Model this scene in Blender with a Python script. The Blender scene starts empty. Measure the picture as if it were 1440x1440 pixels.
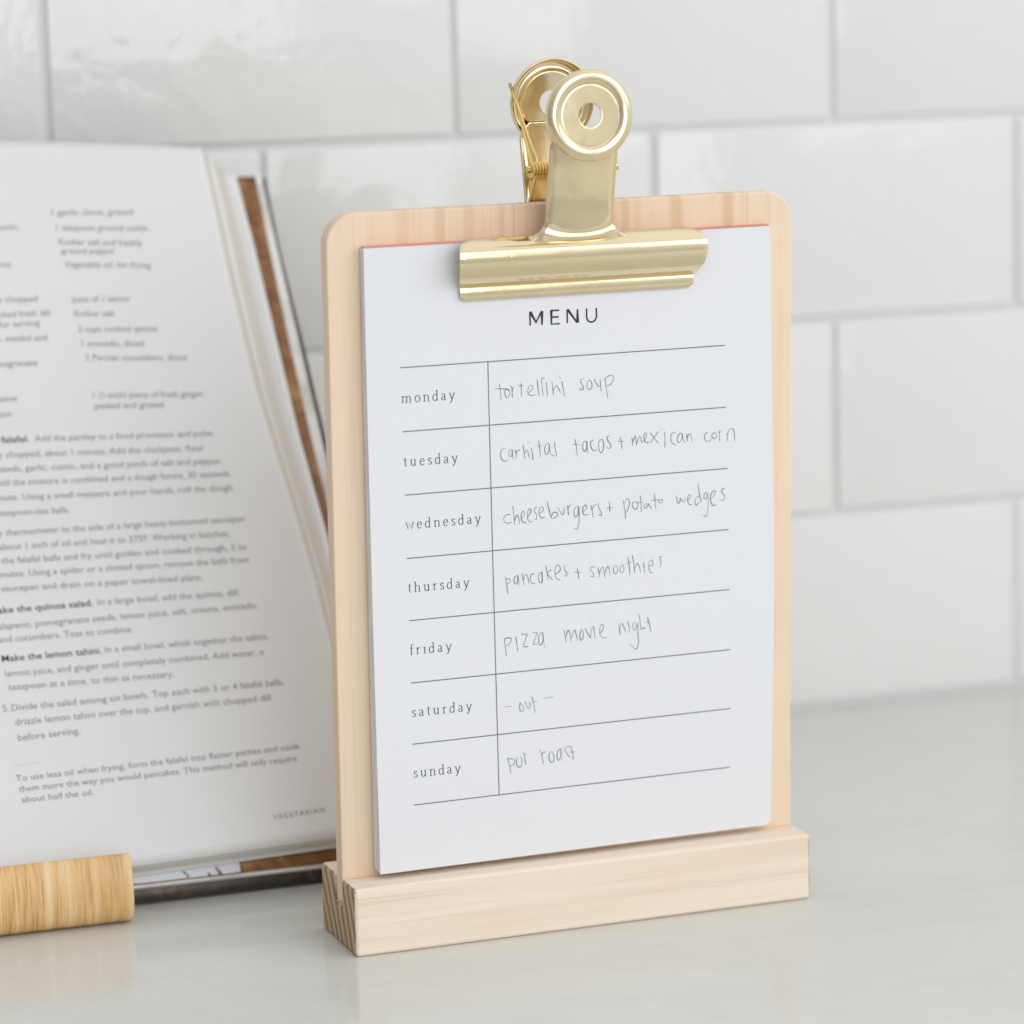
import bpy, bmesh, math, random
from mathutils import Vector, Matrix, Euler

random.seed(7)
MM = 0.001
scene = bpy.context.scene
col = scene.collection

# ------------------------------------------------------------------ camera
cam_d = bpy.data.cameras.new('camera')
cam = bpy.data.objects.new('camera', cam_d)
col.objects.link(cam)
YAW, PITCH, ROLL = 0.3207, 0.1668, -0.0254
fwd = Vector((math.sin(YAW)*math.cos(PITCH), math.cos(YAW)*math.cos(PITCH), -math.sin(PITCH)))
rgt = Vector((math.cos(YAW), -math.sin(YAW), 0))
upv = rgt.cross(fwd)
cr, sr = math.cos(ROLL), math.sin(ROLL)
r2, u2 = cr*rgt + sr*upv, -sr*rgt + cr*upv
rot = Matrix((r2, u2, -fwd)).transposed().to_4x4()
cam.matrix_world = Matrix.Translation(Vector((-330.46, -1201.42, 302.96))*MM) @ rot
cam_d.sensor_width = 36.0
cam_d.lens = 4659.45/1440*36
cam_d.clip_start = 0.01
cam_d.clip_end = 50
cam_d.dof.use_dof = True
cam_d.dof.focus_distance = 1.023
cam_d.dof.aperture_fstop = 8.0
scene.camera = cam

# ------------------------------------------------------------------ light
world = bpy.data.worlds.new('World'); scene.world = world
world.use_nodes = True
bg = world.node_tree.nodes['Background']
bg.inputs['Color'].default_value = (0.965, 0.985, 1.0, 1)
bg.inputs['Strength'].default_value = 0.68

wt = world.node_tree
wtc = wt.nodes.new('ShaderNodeTexCoord'); wsp = wt.nodes.new('ShaderNodeSeparateXYZ'); wmr = wt.nodes.new('ShaderNodeMapRange')
wt.links.new(wtc.outputs['Generated'], wsp.inputs[0]); wt.links.new(wsp.outputs[2], wmr.inputs[0])
wmr.inputs[1].default_value = -0.6; wmr.inputs[2].default_value = 0.9
wmr.inputs[3].default_value = 0.52; wmr.inputs[4].default_value = 0.98      # a pale room: floor a little darker than the ceiling
wmx = wt.nodes.new('ShaderNodeMapRange'); wt.links.new(wsp.outputs[0], wmx.inputs[0])
wmx.inputs[1].default_value = -1; wmx.inputs[2].default_value = 1; wmx.inputs[3].default_value = 0.55; wmx.inputs[4].default_value = 1.35   # the windowed side of the room is the right one
wmm = wt.nodes.new('ShaderNodeMath'); wmm.operation = 'MULTIPLY'
wt.links.new(wmr.outputs[0], wmm.inputs[0]); wt.links.new(wmx.outputs[0], wmm.inputs[1])
wt.links.new(wmm.outputs[0], bg.inputs['Strength'])

def area(name, loc, target, sx, sy, power, color=(1, 1, 1)):
    d = bpy.data.lights.new(name, 'AREA'); d.shape = 'RECTANGLE'
    d.size = sx; d.size_y = sy; d.energy = power; d.color = color
    o = bpy.data.objects.new(name, d); col.objects.link(o)
    o.location = loc
    o.rotation_euler = (Vector(target)-Vector(loc)).to_track_quat('-Z', 'Y').to_euler()
    return o
area('window_light', (1.40, -1.60, 0.98), (0.0, -0.15, 0.1), 1.5, 1.1, 8.5, (1.0, 0.985, 0.96))
area('far_window_fill', (0.17, -2.25, 0.86), (-0.05, 0.0, 0.15), 1.13, 1.66, 14.0, (0.95, 0.98, 1.0))  # window mirrored in the tiles, enlarged to add frontal fill from behind the camera

scene.view_settings.view_transform = 'Standard'
scene.view_settings.look = 'None'
scene.view_settings.exposure = -0.05
scene.view_settings.gamma = 1.0
scene.cycles.max_bounces = 8
scene.cycles.diffuse_bounces = 5

# ------------------------------------------------------------------ helpers
def link(o, parent=None):
    col.objects.link(o)
    if parent is not None: o.parent = parent
    return o

def mesh_obj(name, verts, faces, mat, parent=None, smooth=False, scale=MM):
    me = bpy.data.meshes.new(name)
    me.from_pydata([(x*scale, y*scale, z*scale) for x, y, z in verts], [], faces)
    me.update()
    if smooth:
        for p in me.polygons: p.use_smooth = True
    mats = mat if isinstance(mat, (list, tuple)) else [mat]
    for m in mats: me.materials.append(m)
    return link(bpy.data.objects.new(name, me), parent)

def empty(name, label=None, cat=None, mw=None, loc=None, kind=None, group=None):
    o = bpy.data.objects.new(name, None); col.objects.link(o)
    o.empty_display_size = 0.02
    if mw is not None: o.matrix_world = mw
    if loc is not None: o.location = Vector(loc)*MM
    if label: o['label'] = label
    if cat: o['category'] = cat
    if kind: o['kind'] = kind
    if group: o['group'] = group
    return o

def bevel(o, w, seg=2, angle=40):
    m = o.modifiers.new('bevel', 'BEVEL'); m.width = w*MM; m.segments = seg
    m.limit_method = 'ANGLE'; m.angle_limit = math.radians(angle); m.harden_normals = False
    for p in o.data.polygons: p.use_smooth = True
    m2 = o.modifiers.new('wn', 'WEIGHTED_NORMAL'); m2.keep_sharp = True
    return o

def solidify(o, t, off=0):
    m = o.modifiers.new('thick', 'SOLIDIFY'); m.thickness = t*MM; m.offset = off
    return o

def box(name, x0, x1, y0, y1, z0, z1, mat, parent=None, bw=0, seg=2):
    v = [(x, y, z) for x in (x0, x1) for y in (y0, y1) for z in (z0, z1)]
    f = [(0, 1, 3, 2), (4, 6, 7, 5), (0, 4, 5, 1), (2, 3, 7, 6), (0, 2, 6, 4), (1, 5, 7, 3)]
    o = mesh_obj(name, v, f, mat, parent)
    if bw: bevel(o, bw, seg)
    return o

def prism(name, poly, x0, x1, mat, parent=None, bw=0, seg=2, axis='x', endmat=None):
    """poly in two coordinates, pushed along x (poly=(y,z)) or along z (poly=(x,y))."""
    n = len(poly)
    if axis == 'x': v = [(x0, a, b) for a, b in poly] + [(x1, a, b) for a, b in poly]
    else: v = [(a, b, x0) for a, b in poly] + [(a, b, x1) for a, b in poly]
    f = [(i, (i+1) % n, n+(i+1) % n, n+i) for i in range(n)]
    f += [tuple(range(n-1, -1, -1)), tuple(range(n, 2*n))]
    o = mesh_obj(name, v, f, mat, parent)
    if endmat is not None:
        o.data.materials.append(endmat)
        o.data.polygons[n].material_index = 1; o.data.polygons[n+1].material_index = 1
    bm = bmesh.new(); bm.from_mesh(o.data); bmesh.ops.recalc_face_normals(bm, faces=bm.faces); bm.to_mesh(o.data); bm.free()
    if bw: bevel(o, bw, seg)
    return o

def grid(name, fn, nu, nv, mat, parent=None, smooth=True):
    v = [fn(i/nu, j/nv) for j in range(nv+1) for i in range(nu+1)]
    f = [(j*(nu+1)+i, j*(nu+1)+i+1, (j+1)*(nu+1)+i+1, (j+1)*(nu+1)+i) for j in range(nv) for i in range(nu)]
    return mesh_obj(name, v, f, mat, parent, smooth)

def lathe(name, prof, seg, mat, parent=None, closed=False):
    """prof: (radius, height) about local z."""
    v = []; f = []
    for r, h in prof:
        for k in range(seg):
            a = 2*math.pi*k/seg; v.append((r*math.cos(a), r*math.sin(a), h))
    m = len(prof)
    for i in range(m if closed else m-1):
        i2 = (i+1) % m
        for k in range(seg):
            k2 = (k+1) % seg
            f.append((i*seg+k, i*seg+k2, i2*seg+k2, i2*seg+k))
    o = mesh_obj(name, v, f, mat, parent, True)
    bm = bmesh.new(); bm.from_mesh(o.data); bmesh.ops.recalc_face_normals(bm, faces=bm.faces); bm.to_mesh(o.data); bm.free()
    return o

def tube(name, pts, r, mat, parent=None, seg=8, cap=True):
    pts = [Vector(p) for p in pts]; v = []; f = []
    t0 = (pts[1]-pts[0]).normalized(); nrm = t0.orthogonal().normalized()
    for i, p in enumerate(pts):
        t = (pts[min(i+1, len(pts)-1)]-pts[max(i-1, 0)]).normalized()
        nrm = (nrm-t*nrm.dot(t)).normalized(); bn = t.cross(nrm)
        for k in range(seg):
            a = 2*math.pi*k/seg; q = p+nrm*(r*math.cos(a))+bn*(r*math.sin(a)); v.append(tuple(q))
    for i in range(len(pts)-1):
        for k in range(seg):
            k2 = (k+1) % seg; f.append((i*seg+k, i*seg+k2, (i+1)*seg+k2, (i+1)*seg+k))
    if cap:
        f.append(tuple(range(seg-1, -1, -1))); f.append(tuple(range((len(pts)-1)*seg, len(pts)*seg)))
    return mesh_obj(name, v, f, mat, parent, True)

def catmull(pts, n=5):
    if len(pts) < 3: return list(pts)
    P = [Vector(p) for p in pts]; P = [P[0]*2-P[1]]+P+[P[-1]*2-P[-2]]; out = []
    for i in range(1, len(P)-2):
        a, b, c, d = P[i-1:i+3]
        for k in range(n):
            t = k/n
            out.append(0.5*((2*b)+(c-a)*t+(2*a-5*b+4*c-d)*t*t+(-a+3*b-3*c+d)*t**3))
    out.append(P[-2]); return [tuple(p) for p in out]

class Ink:
    """Flat ink strokes laid on a surface: strokes in 2D, lifted by surf(x, y) -> z."""
    def __init__(s): s.v = []; s.f = []
    def stroke(s, pts, wf):
        P = [Vector(p) for p in pts]; n = len(P); base = len(s.v)
        for i in range(n):
            a = P[max(i-1, 0)]; b = P[min(i+1, n-1)]; d = b-a
            if d.length < 1e-9: d = Vector((1, 0))
            d.normalize(); nn = Vector((-d.y, d.x))
            w = wf(i/(n-1), d)/2
            # mitre
            if 0 < i < n-1:
                d1 = (P[i]-P[i-1]).normalized(); d2 = (P[i+1]-P[i]).normalized()
                c = max(0.5, nn.dot(Vector((-d1.y, d1.x)))); w /= c
            s.v.append(P[i]+nn*w); s.v.append(P[i]-nn*w)
        for i in range(n-1):
            k = base+2*i; s.f.append((k, k+1, k+3, k+2))
    def rect(s, x0, y0, x1, y1, w):
        s.stroke([(x0, y0), (x1, y1)], lambda t, d: w)
    def build(s, name, surf, mat, parent, lift=0.05):
        v = [(p.x, p.y, surf(p.x, p.y)+lift) for p in s.v]
        return mesh_obj(name, v, s.f, mat, parent)

# ------------------------------------------------------------------ materials
def mat(name):
    m = bpy.data.materials.new(name); m.use_nodes = True
    nt = m.node_tree; b = nt.nodes['Principled BSDF']
    return m, nt, b
def N(nt, t, **kw):
    n = nt.nodes.new(t)
    for k, v in kw.items():
        if k in n.inputs.keys(): n.inputs[k].default_value = v
        else: setattr(n, k, v)
    return n
def coords(nt, scale=(1, 1, 1), rot=(0, 0, 0), loc=(0, 0, 0), src='Object'):
    tc = N(nt, 'ShaderNodeTexCoord'); mp = N(nt, 'ShaderNodeMapping')
    mp.inputs['Scale'].default_value = scale; mp.inputs['Rotation'].default_value = rot; mp.inputs['Location'].default_value = loc
    nt.links.new(tc.outputs[src], mp.inputs['Vector']); return mp.outputs['Vector']
def noise(nt, vec, scale, detail=4, rough=0.5, dist=0):
    n = N(nt, 'ShaderNodeTexNoise'); n.inputs['Scale'].default_value = scale; n.inputs['Detail'].default_value = detail
    n.inputs['Roughness'].default_value = rough; n.inputs['Distortion'].default_value = dist
    nt.links.new(vec, n.inputs['Vector']); return n.outputs['Fac']
def ramp(nt, fac, stops):
    r = N(nt, 'ShaderNodeValToRGB'); e = r.color_ramp.elements
    while len(e) < len(stops): e.new(0.5)
    for i, (p, c) in enumerate(stops):
        e[i].position = p; e[i].color = (c, c, c, 1) if not isinstance(c, tuple) else (*c, 1)
    nt.links.new(fac, r.inputs['Fac']); return r.outputs['Color']
def mix(nt, a, b, fac, mode='MIX'):
    m = N(nt, 'ShaderNodeMix', data_type='RGBA', blend_type=mode)
    for sock, val in ((m.inputs[6], a), (m.inputs[7], b), (m.inputs[0], fac)):
        if isinstance(val, bpy.types.NodeSocket): nt.links.new(val, sock)
        elif isinstance(val, tuple): sock.default_value = (*val, 1)
        else: sock.default_value = val
    return m.outputs[2]
def bump(nt, b, h, strength, dist):
    n = N(nt, 'ShaderNodeBump'); n.inputs['Strength'].default_value = strength; n.inputs['Distance'].default_value = dist
    nt.links.new(h, n.inputs['Height']); nt.links.new(n.outputs['Normal'], b.inputs['Normal']); return n
def math_n(nt, op, a, b=None):
    n = N(nt, 'ShaderNodeMath', operation=op)
    for i, v in enumerate((a, b)):
        if v is None: continue
        if isinstance(v, bpy.types.NodeSocket): nt.links.new(v, n.inputs[i])
        else: n.inputs[i].default_value = v
    return n.outputs[0]

def plain(name, colr, rough=0.6, spec=0.5, metallic=0.0):
    m, nt, b = mat(name); b.inputs['Base Color'].default_value = (*colr, 1)
    b.inputs['Roughness'].default_value = rough; b.inputs['Specular IOR Level'].default_value = spec
    b.inputs['Metallic'].default_value = metallic
    v = coords(nt); f = noise(nt, v, 900, 3)
    nt.links.new(mix(nt, tuple(c*0.97 for c in colr), tuple(min(1, c*1.03) for c in colr), f), b.inputs['Base Color'])
    return m

# glazed tile
M_TILE, nt, b = mat('glazed_white_tile')
oi = N(nt, 'ShaderNodeObjectInfo')
tc = N(nt, 'ShaderNodeTexCoord')
va = N(nt, 'ShaderNodeVectorMath', operation='MULTIPLY_ADD')
cmb = N(nt, 'ShaderNodeCombineXYZ'); nt.links.new(oi.outputs['Random'], cmb.inputs[0]); nt.links.new(oi.outputs['Random'], cmb.inputs[2])
nt.links.new(cmb.outputs[0], va.inputs[0]); va.inputs[1].default_value = (7, 7, 7); nt.links.new(tc.outputs['Object'], va.inputs[2])
w1 = noise(nt, va.outputs[0], 26, 2, 0.5, 0.6); w2 = noise(nt, va.outputs[0], 90, 3, 0.55, 0.8)
hh = math_n(nt, 'ADD', w1, math_n(nt, 'MULTIPLY', w2, 0.30))
bn = bump(nt, b, hh, 0.42, 0.0016)
sc_ = N(nt, 'ShaderNodeSeparateColor'); nt.links.new(oi.outputs['Color'], sc_.inputs[0]); nt.links.new(sc_.outputs[0], bn.inputs['Strength'])
cc = mix(nt, (0.745, 0.748, 0.73), (0.775, 0.775, 0.765), noise(nt, va.outputs[0], 12, 2))
nt.links.new(cc, b.inputs['Base Color'])
b.inputs['Roughness'].default_value = 0.07; b.inputs['IOR'].default_value = 1.5

M_GROUT = plain('grout', (0.68, 0.70, 0.69), 0.9, 0.2)

# polished stone counter
M_COUNTER, nt, b = mat('polished_pale_stone')
v = coords(nt)
vn = noise(nt, coords(nt, (1.0, 2.6, 1), (0, 0, 0.4)), 5.5, 8, 0.6, 1.4)
vein = ramp(nt, vn, [(0.0, 1.0), (0.46, 1.0), (0.505, 0.0), (0.55, 1.0), (1.0, 1.0)])
cl = noise(nt, v, 11, 4, 0.55, 0.5)
base_c = mix(nt, (0.605, 0.603, 0.568), (0.675, 0.673, 0.64), cl)
cc = mix(nt, (0.52, 0.515, 0.48), base_c, math_n(nt, 'ADD', math_n(nt, 'MULTIPLY', vein, 0.16), 0.84))
sp = ramp(nt, noise(nt, v, 900, 2), [(0.0, 1.0), (0.3, 1.0), (0.34, 0.0), (1.0, 0.0)])
cc = mix(nt, cc, (0.72, 0.72, 0.69), math_n(nt, 'MULTIPLY', sp, 0.35))
nt.links.new(cc, b.inputs['Base Color'])
b.inputs['Roughness'].default_value = 0.13; b.inputs['IOR'].default_value = 1.42
bump(nt, b, noise(nt, v, 60, 3), 0.05, 0.0006)

def pine(name, light, dark, along='y', bands=None, strength=0.5):
    """pale pine; grain runs along local x or y."""
    m, nt, b = mat(name)
    sc = (1, 0.035, 1) if along == 'y' else (0.035, 1, 1)
    vec = coords(nt, sc)
    n1 = noise(nt, vec, 130, 3, 0.5, 0.3)
    n2 = noise(nt, coords(nt, (1, 0.018, 1) if along == 'y' else (0.018, 1, 1)), 900, 3, 0.6)
    n3 = noise(nt, coords(nt), 16, 3, 0.5)
    c = mix(nt, light, dark, math_n(nt, 'MULTIPLY', ramp(nt, n1, [(0.45, 0.0), (0.62, 0.7), (0.75, 1.0)]), strength))
    c = mix(nt, c, tuple(x*0.86 for x in dark), math_n(nt, 'MULTIPLY', ramp(nt, n2, [(0.55, 0.0), (0.75, 1.0)]), strength*0.45))
    sc4 = (1, 0.012, 1) if along == 'y' else (0.012, 1, 1)
    n4 = noise(nt, coords(nt, sc4, loc=(.3, .1, .2)), 330, 4, 0.6, 0.5)
    c = mix(nt, c, (dark[0]*0.9, dark[1]*0.82, dark[2]*0.74), math_n(nt, 'MULTIPLY', ramp(nt, n4, [(0.56, 0.0), (0.60, 1.0), (0.63, 0.15), (1.0, 0.0)]), strength*0.7))
    c = mix(nt, c, (light[0]*1.02, light[1]*0.9, light[2]*0.86), math_n(nt, 'MULTIPLY', n3, 0.35))
    if bands:
        tcn = N(nt, 'ShaderNodeTexCoord'); sep = N(nt, 'ShaderNodeSeparateXYZ'); nt.links.new(tcn.outputs['Object'], sep.inputs[0])
        wob = noise(nt, coords(nt, (1, 1, 1)), 14, 3)
        x = math_n(nt, 'ADD', sep.outputs[0], math_n(nt, 'MULTIPLY', math_n(nt, 'SUBTRACT', wob, 0.5), 0.004))
        tot = None
        for pos, hw, a in bands:
            d = math_n(nt, 'ABSOLUTE', math_n(nt, 'SUBTRACT', x, pos*MM))
            k = N(nt, 'ShaderNodeMapRange', interpolation_type='SMOOTHSTEP'); nt.links.new(d, k.inputs[0])
            k.inputs[1].default_value = hw*MM; k.inputs[2].default_value = hw*0.25*MM; k.inputs[3].default_value = 0; k.inputs[4].default_value = a
            tot = k.outputs[0] if tot is None else math_n(nt, 'MAXIMUM', tot, k.outputs[0])
        # the bands fade towards the foot of the board
        fade = N(nt, 'ShaderNodeMapRange'); nt.links.new(sep.outputs[1], fade.inputs[0])
        fade.inputs[1].default_value = 0.10; fade.inputs[2].default_value = 0.19; fade.inputs[3].default_value = 0.25; fade.inputs[4].default_value = 1.0
        c = mix(nt, c, (dark[0]*0.93, dark[1]*0.9, dark[2]*0.85), math_n(nt, 'MULTIPLY', tot, fade.outputs[0]))
    nt.links.new(c, b.inputs['Base Color'])
    b.inputs['Roughness'].default_value = 0.55; b.inputs['Specular IOR Level'].default_value = 0.35
    bump(nt, b, n2, 0.12, 0.0003)
    return m
P_LIGHT = (0.80, 0.625, 0.455); P_DARK = (0.74, 0.51, 0.33)
M_PINE_V = pine('pine_board', (0.83, 0.668, 0.500), P_DARK, 'y',
                [(25, 3.0, .35), (36.5, 2.4, .55), (45.7, 2.6, .45), (56, 1.6, .5), (93, 1.6, .4), (97, 2.2, .6), (101, 2.0, .35), (114, 3.0, .65), (131.5, 3.0, .75), (60, .5, .6), (138, .4, .5), (38, .4, .6)], 0.35)
M_PINE_H = pine('pine_rail', (0.86, 0.757, 0.635), (0.77, 0.597, 0.435), 'x', None, 0.8)
# end grain
M_END, nt, b = mat('pine_end_grain')
vec = coords(nt, (1, 1, 1), (math.radians(26), 0, 0))
wv = N(nt, 'ShaderNodeTexWave', bands_direction='Y'); wv.inputs['Scale'].default_value = 62; wv.inputs['Distortion'].default_value = 4.5
wv.inputs['Detail'].default_value = 3; wv.inputs['Detail Scale'].default_value = 0.6
nt.links.new(vec, wv.inputs['Vector'])
c = mix(nt, (0.60, 0.44, 0.28), (0.22, 0.13, 0.065), ramp(nt, wv.outputs['Fac'], [(0.35, 0.0), (0.75, 0.75), (1, 1)]))
c = mix(nt, c, (0.38, 0.26, 0.15), math_n(nt, 'MULTIPLY', noise(nt, coords(nt, (1, 1, 1)), 700, 3), 0.5))
nt.links.new(c, b.inputs['Base Color']); b.inputs['Roughness'].default_value = 0.8

# bamboo
M_BAMBOO, nt, b = mat('bamboo')
fib = noise(nt, coords(nt, (1, 0.02, 0.05)), 1500, 4, 0.65, 0.25)
fib2 = noise(nt, coords(nt, (1, 0.02, 0.03)), 260, 3, 0.55, 0.4)
wide = noise(nt, coords(nt, (1, 0.02, 0.02)), 60, 2)
c = mix(nt, (0.78, 0.49, 0.21), (0.50, 0.27, 0.09), ramp(nt, fib, [(0.42, 0.0), (0.52, 0.35), (0.64, 1.0)]))
c = mix(nt, c, (0.90, 0.68, 0.40), ramp(nt, fib2, [(0.5, 0.0), (0.64, 0.75)]))
c = mix(nt, c, (0.66, 0.42, 0.17), math_n(nt, 'MULTIPLY', ramp(nt, wide, [(0.45, 0.0), (0.6, 1.0)]), 0.4))
nt.links.new(c, b.inputs['Base Color']); b.inputs['Roughness'].default_value = 0.42
bump(nt, b, fib, 0.35, 0.0005)

# paper
def paper(name, colr, rough=0.75):
    m, nt, b = mat(name)
    f = noise(nt, coords(nt), 1500, 3)
    nt.links.new(mix(nt, tuple(x*0.985 for x in colr), colr, f), b.inputs['Base Color'])
    b.inputs['Roughness'].default_value = rough; b.inputs['Specular IOR Level'].default_value = 0.25
    bump(nt, b, noise(nt, coords(nt), 22, 2), 0.25, 0.0008)
    return m
M_PAPER = paper('white_pad_paper', (0.78, 0.783, 0.808))
M_BOOKPAGE = paper('book_page', (0.755, 0.755, 0.755), 0.45)
M_BOOKPAGE2 = paper('shaded_cream_page', (0.64, 0.60, 0.54), 0.5)  # cream leaves, with the shade between fanned sheets darkened into the colour
# paper edge with sheet lines
def edges(name, a, c2, axis, scale):
    m, nt, b = mat(name)
    sc = [0.02, 0.02, 0.02]; sc[axis] = 1
    f = noise(nt, coords(nt, tuple(sc)), scale, 2, 0.6)
    nt.links.new(mix(nt, a, c2, ramp(nt, f, [(0.4, 0.0), (0.62, 1.0)])), b.inputs['Base Color'])
    b.inputs['Roughness'].default_value = 0.85
    return m
M_PADEDGE = edges('pad_edge', (0.80, 0.81, 0.84), (0.62, 0.64, 0.68), 2, 2500)
M_BLOCKEDGE = edges('book_block_edge', (0.78, 0.77, 0.75), (0.60, 0.58, 0.55), 2, 2500)
M_GUM = plain('red_gum', (0.76, 0.27, 0.22), 0.5)
M_PRINT = plain('printed_black', (0.045, 0.045, 0.05), 0.6, 0.2)
M_RULE = plain('printed_rule', (0.15, 0.15, 0.165), 0.6, 0.2)
M_DAY = plain('printed_grey', (0.10, 0.10, 0.11), 0.6, 0.2)
M_PENCIL, nt, b = mat('pencil')
f = noise(nt, coords(nt), 4000, 2, 0.6)
nt.links.new(mix(nt, (0.17, 0.17, 0.185), (0.36, 0.36, 0.38), ramp(nt, f, [(0.35, 0.0), (0.65, 1.0)])), b.inputs['Base Color'])
b.inputs['Roughness'].default_value = 0.5
M_BOOKINK = plain('book_ink', (0.26, 0.26, 0.27), 0.5, 0.2)
M_BOOKBOLD = plain('book_bold_ink', (0.05, 0.055, 0.06), 0.5, 0.2)
M_OCHRE = plain('ochre_ink', (0.62, 0.40, 0.16), 0.5, 0.2)
M_GREYINK = plain('grey_ink', (0.36, 0.37, 0.38), 0.5, 0.2)
M_COVER = plain('dark_book_cover', (0.035, 0.033, 0.03), 0.45)
# photo print
M_PHOTO, nt, b = mat('food_photograph')
f1 = noise(nt, coords(nt), 75, 4, 0.6, 1.0); f2 = noise(nt, coords(nt, loc=(3, 1, 0)), 34, 3, 0.5, 0.6)
c = ramp(nt, f1, [(0.30, (0.03, 0.012, 0.006)), (0.42, (0.15, 0.055, 0.018)), (0.52, (0.27, 0.115, 0.035)), (0.64, (0.42, 0.22, 0.075)), (0.74, (0.30, 0.06, 0.03))])
c = mix(nt, c, (0.20, 0.08, 0.025), ramp(nt, f2, [(0.4, 0.0), (0.6, 0.8)]))
nt.links.new(c, b.inputs['Base Color']); b.inputs['Roughness'].default_value = 0.3
M_PHOTO_DARK, nt, b = mat('dark_photograph')
f1 = noise(nt, coords(nt), 70, 4, 0.6, 1.0)
c = ramp(nt, f1, [(0.35, (0.012, 0.009, 0.007)), (0.55, (0.035, 0.020, 0.013)), (0.68, (0.14, 0.06, 0.025)), (0.8, (0.25, 0.22, 0.18))])
nt.links.new(c, b.inputs['Base Color']); b.inputs['Roughness'].default_value = 0.35
M_PHOTO_PALE, nt, b = mat('pale_photograph')
f1 = noise(nt, coords(nt, (1, 1, 1)), 120, 3, 0.5, 0.8)
c = ramp(nt, f1, [(0.0, (0.66, 0.70, 0.76)), (0.60, (0.70, 0.73, 0.78)), (0.645, (0.06, 0.05, 0.07)), (1.0, (0.05, 0.04, 0.05))])
nt.links.new(c, b.inputs['Base Color']); b.inputs['Roughness'].default_value = 0.3

# brass
M_BRASS, nt, b = mat('polished_brass')
v = coords(nt)
sm = noise(nt, v, 55, 4, 0.6, 0.8)
nt.links.new(mix(nt, (0.79, 0.645, 0.40), (0.88, 0.75, 0.52), sm), b.inputs['Base Color'])
b.inputs['Metallic'].default_value = 1.0
r = math_n(nt, 'ADD', math_n(nt, 'MULTIPLY', noise(nt, v, 130, 4, 0.6), 0.12), 0.07)
nt.links.new(r, b.inputs['Roughness'])
sp = ramp(nt, noise(nt, v, 210, 1), [(0.0, 1.0), (0.235, 1.0), (0.26, 0.0), (1.0, 0.0)])
bump(nt, b, math_n(nt, 'ADD', noise(nt, v, 95, 3), math_n(nt, 'MULTIPLY', sp, -0.25)), 0.045, 0.0012)
M_BRASS_RAW = plain('brass_wire', (0.86, 0.62, 0.24), 0.22, 0.5, 1.0)

# ------------------------------------------------------------------ wall and counter
wall = box('wall', -900, 1100, 1.3, 60, -40, 640, M_GROUT); wall['kind'] = 'structure'
PX, PZ, GR = 155.4, 78.0, 2.7
def tile_mesh():
    w, h, d, rr = (PX-GR)/2, (PZ-GR)/2, 6.0, 1.1
    bm = bmesh.new()
    bmesh.ops.create_cube(bm, size=1)
    for v_ in bm.verts: v_.co = Vector((v_.co.x*2*w, v_.co.y*d+d/2, v_.co.z*2*h))*MM
    fe = [e for e in bm.edges if all(v_.co.y < 1e-6 for v_ in e.verts)]
    ve = [e for e in bm.edges if abs(e.verts[0].co.y-e.verts[1].co.y) > 1e-4]
    bmesh.ops.bevel(bm, geom=fe+ve, offset=rr*MM, segments=4, profile=0.5, affect='EDGES', clamp_overlap=True)
    me = bpy.data.meshes.new('tile'); bm.to_mesh(me); bm.free()
    for p in me.polygons: p.use_smooth = True
    me.materials.append(M_TILE); return me
TM = tile_mesh()
rows = []
zt = 234.69
for k in range(-4, 3):
    # row k lies between zt-(k)*PZ (top) and the joint below
    zc = zt-k*PZ-PZ/2
    half = (k % 2 == 0)
    for i in range(-6, 6):
        xc = 49.84+i*PX+PX/2+((PX/2+2.2) if half else 0)
        o = bpy.data.objects.new('tile', TM); col.objects.link(o)
        o.parent = wall
        o.color = (random.uniform(.25, .45), 0, 0, 1)
        if k == -1 and i in (-2, -1): o.color = (.72 if i == -1 else .8, 0, 0, 1)      # two tiles with a wavier hand-made glaze
        o.location = Vector((xc+random.uniform(-.3, .3), random.uniform(-.25, .25), zc+random.uniform(-.2, .2)))*MM
        o.rotation_euler = (math.radians(random.uniform(-.10, .10)), 0, math.radians(random.uniform(-.08, .08)))
counter = box('countertop', -900, 1100, -640, 2.0, -30, 0, M_COUNTER, None, 2.0, 3); counter['kind'] = 'structure'

# ------------------------------------------------------------------ clipboard stand
BX, BY, BYAW, BW, BH, BD, LEAN, SLOT, BRD = -69.72, -253.97, 0.0243, 153.49, 21.55, 35.76, -0.0302, 13.91, 6.1
ev = Vector((math.cos(BYAW), math.sin(BYAW), 0)); nv_ = Vector((-math.sin(BYAW), math.cos(BYAW), 0))
O0 = Vector((BX, BY, 0))*MM
stand = prism('wooden_base', [(0, 0), (BD, 0), (BD, BH), (SLOT+BRD+.35, BH), (SLOT+BRD-.1, BH-8.6), (SLOT+.1, BH-8.6), (SLOT-.25, BH), (0, BH)],
              0, BW, M_PINE_H, None, 1.25, 3, 'x', M_END)
stand.location = O0; stand.rotation_euler = (0, 0, BYAW)
stand['label'] = 'pale pine block base with dark end grain, slotted to hold the upright board'; stand['category'] = 'wooden base'

up_ = Vector((0, 0, 1))*math.cos(LEAN)+nv_*math.sin(LEAN); wv_ = ev.cross(up_)
S0 = O0+Vector((0, 0, BH*MM))+nv_*SLOT*MM
BM = Matrix((ev, up_, wv_)).transposed().to_4x4(); BM.translation = S0      # local x = across, y = up, z = towards viewer

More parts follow.
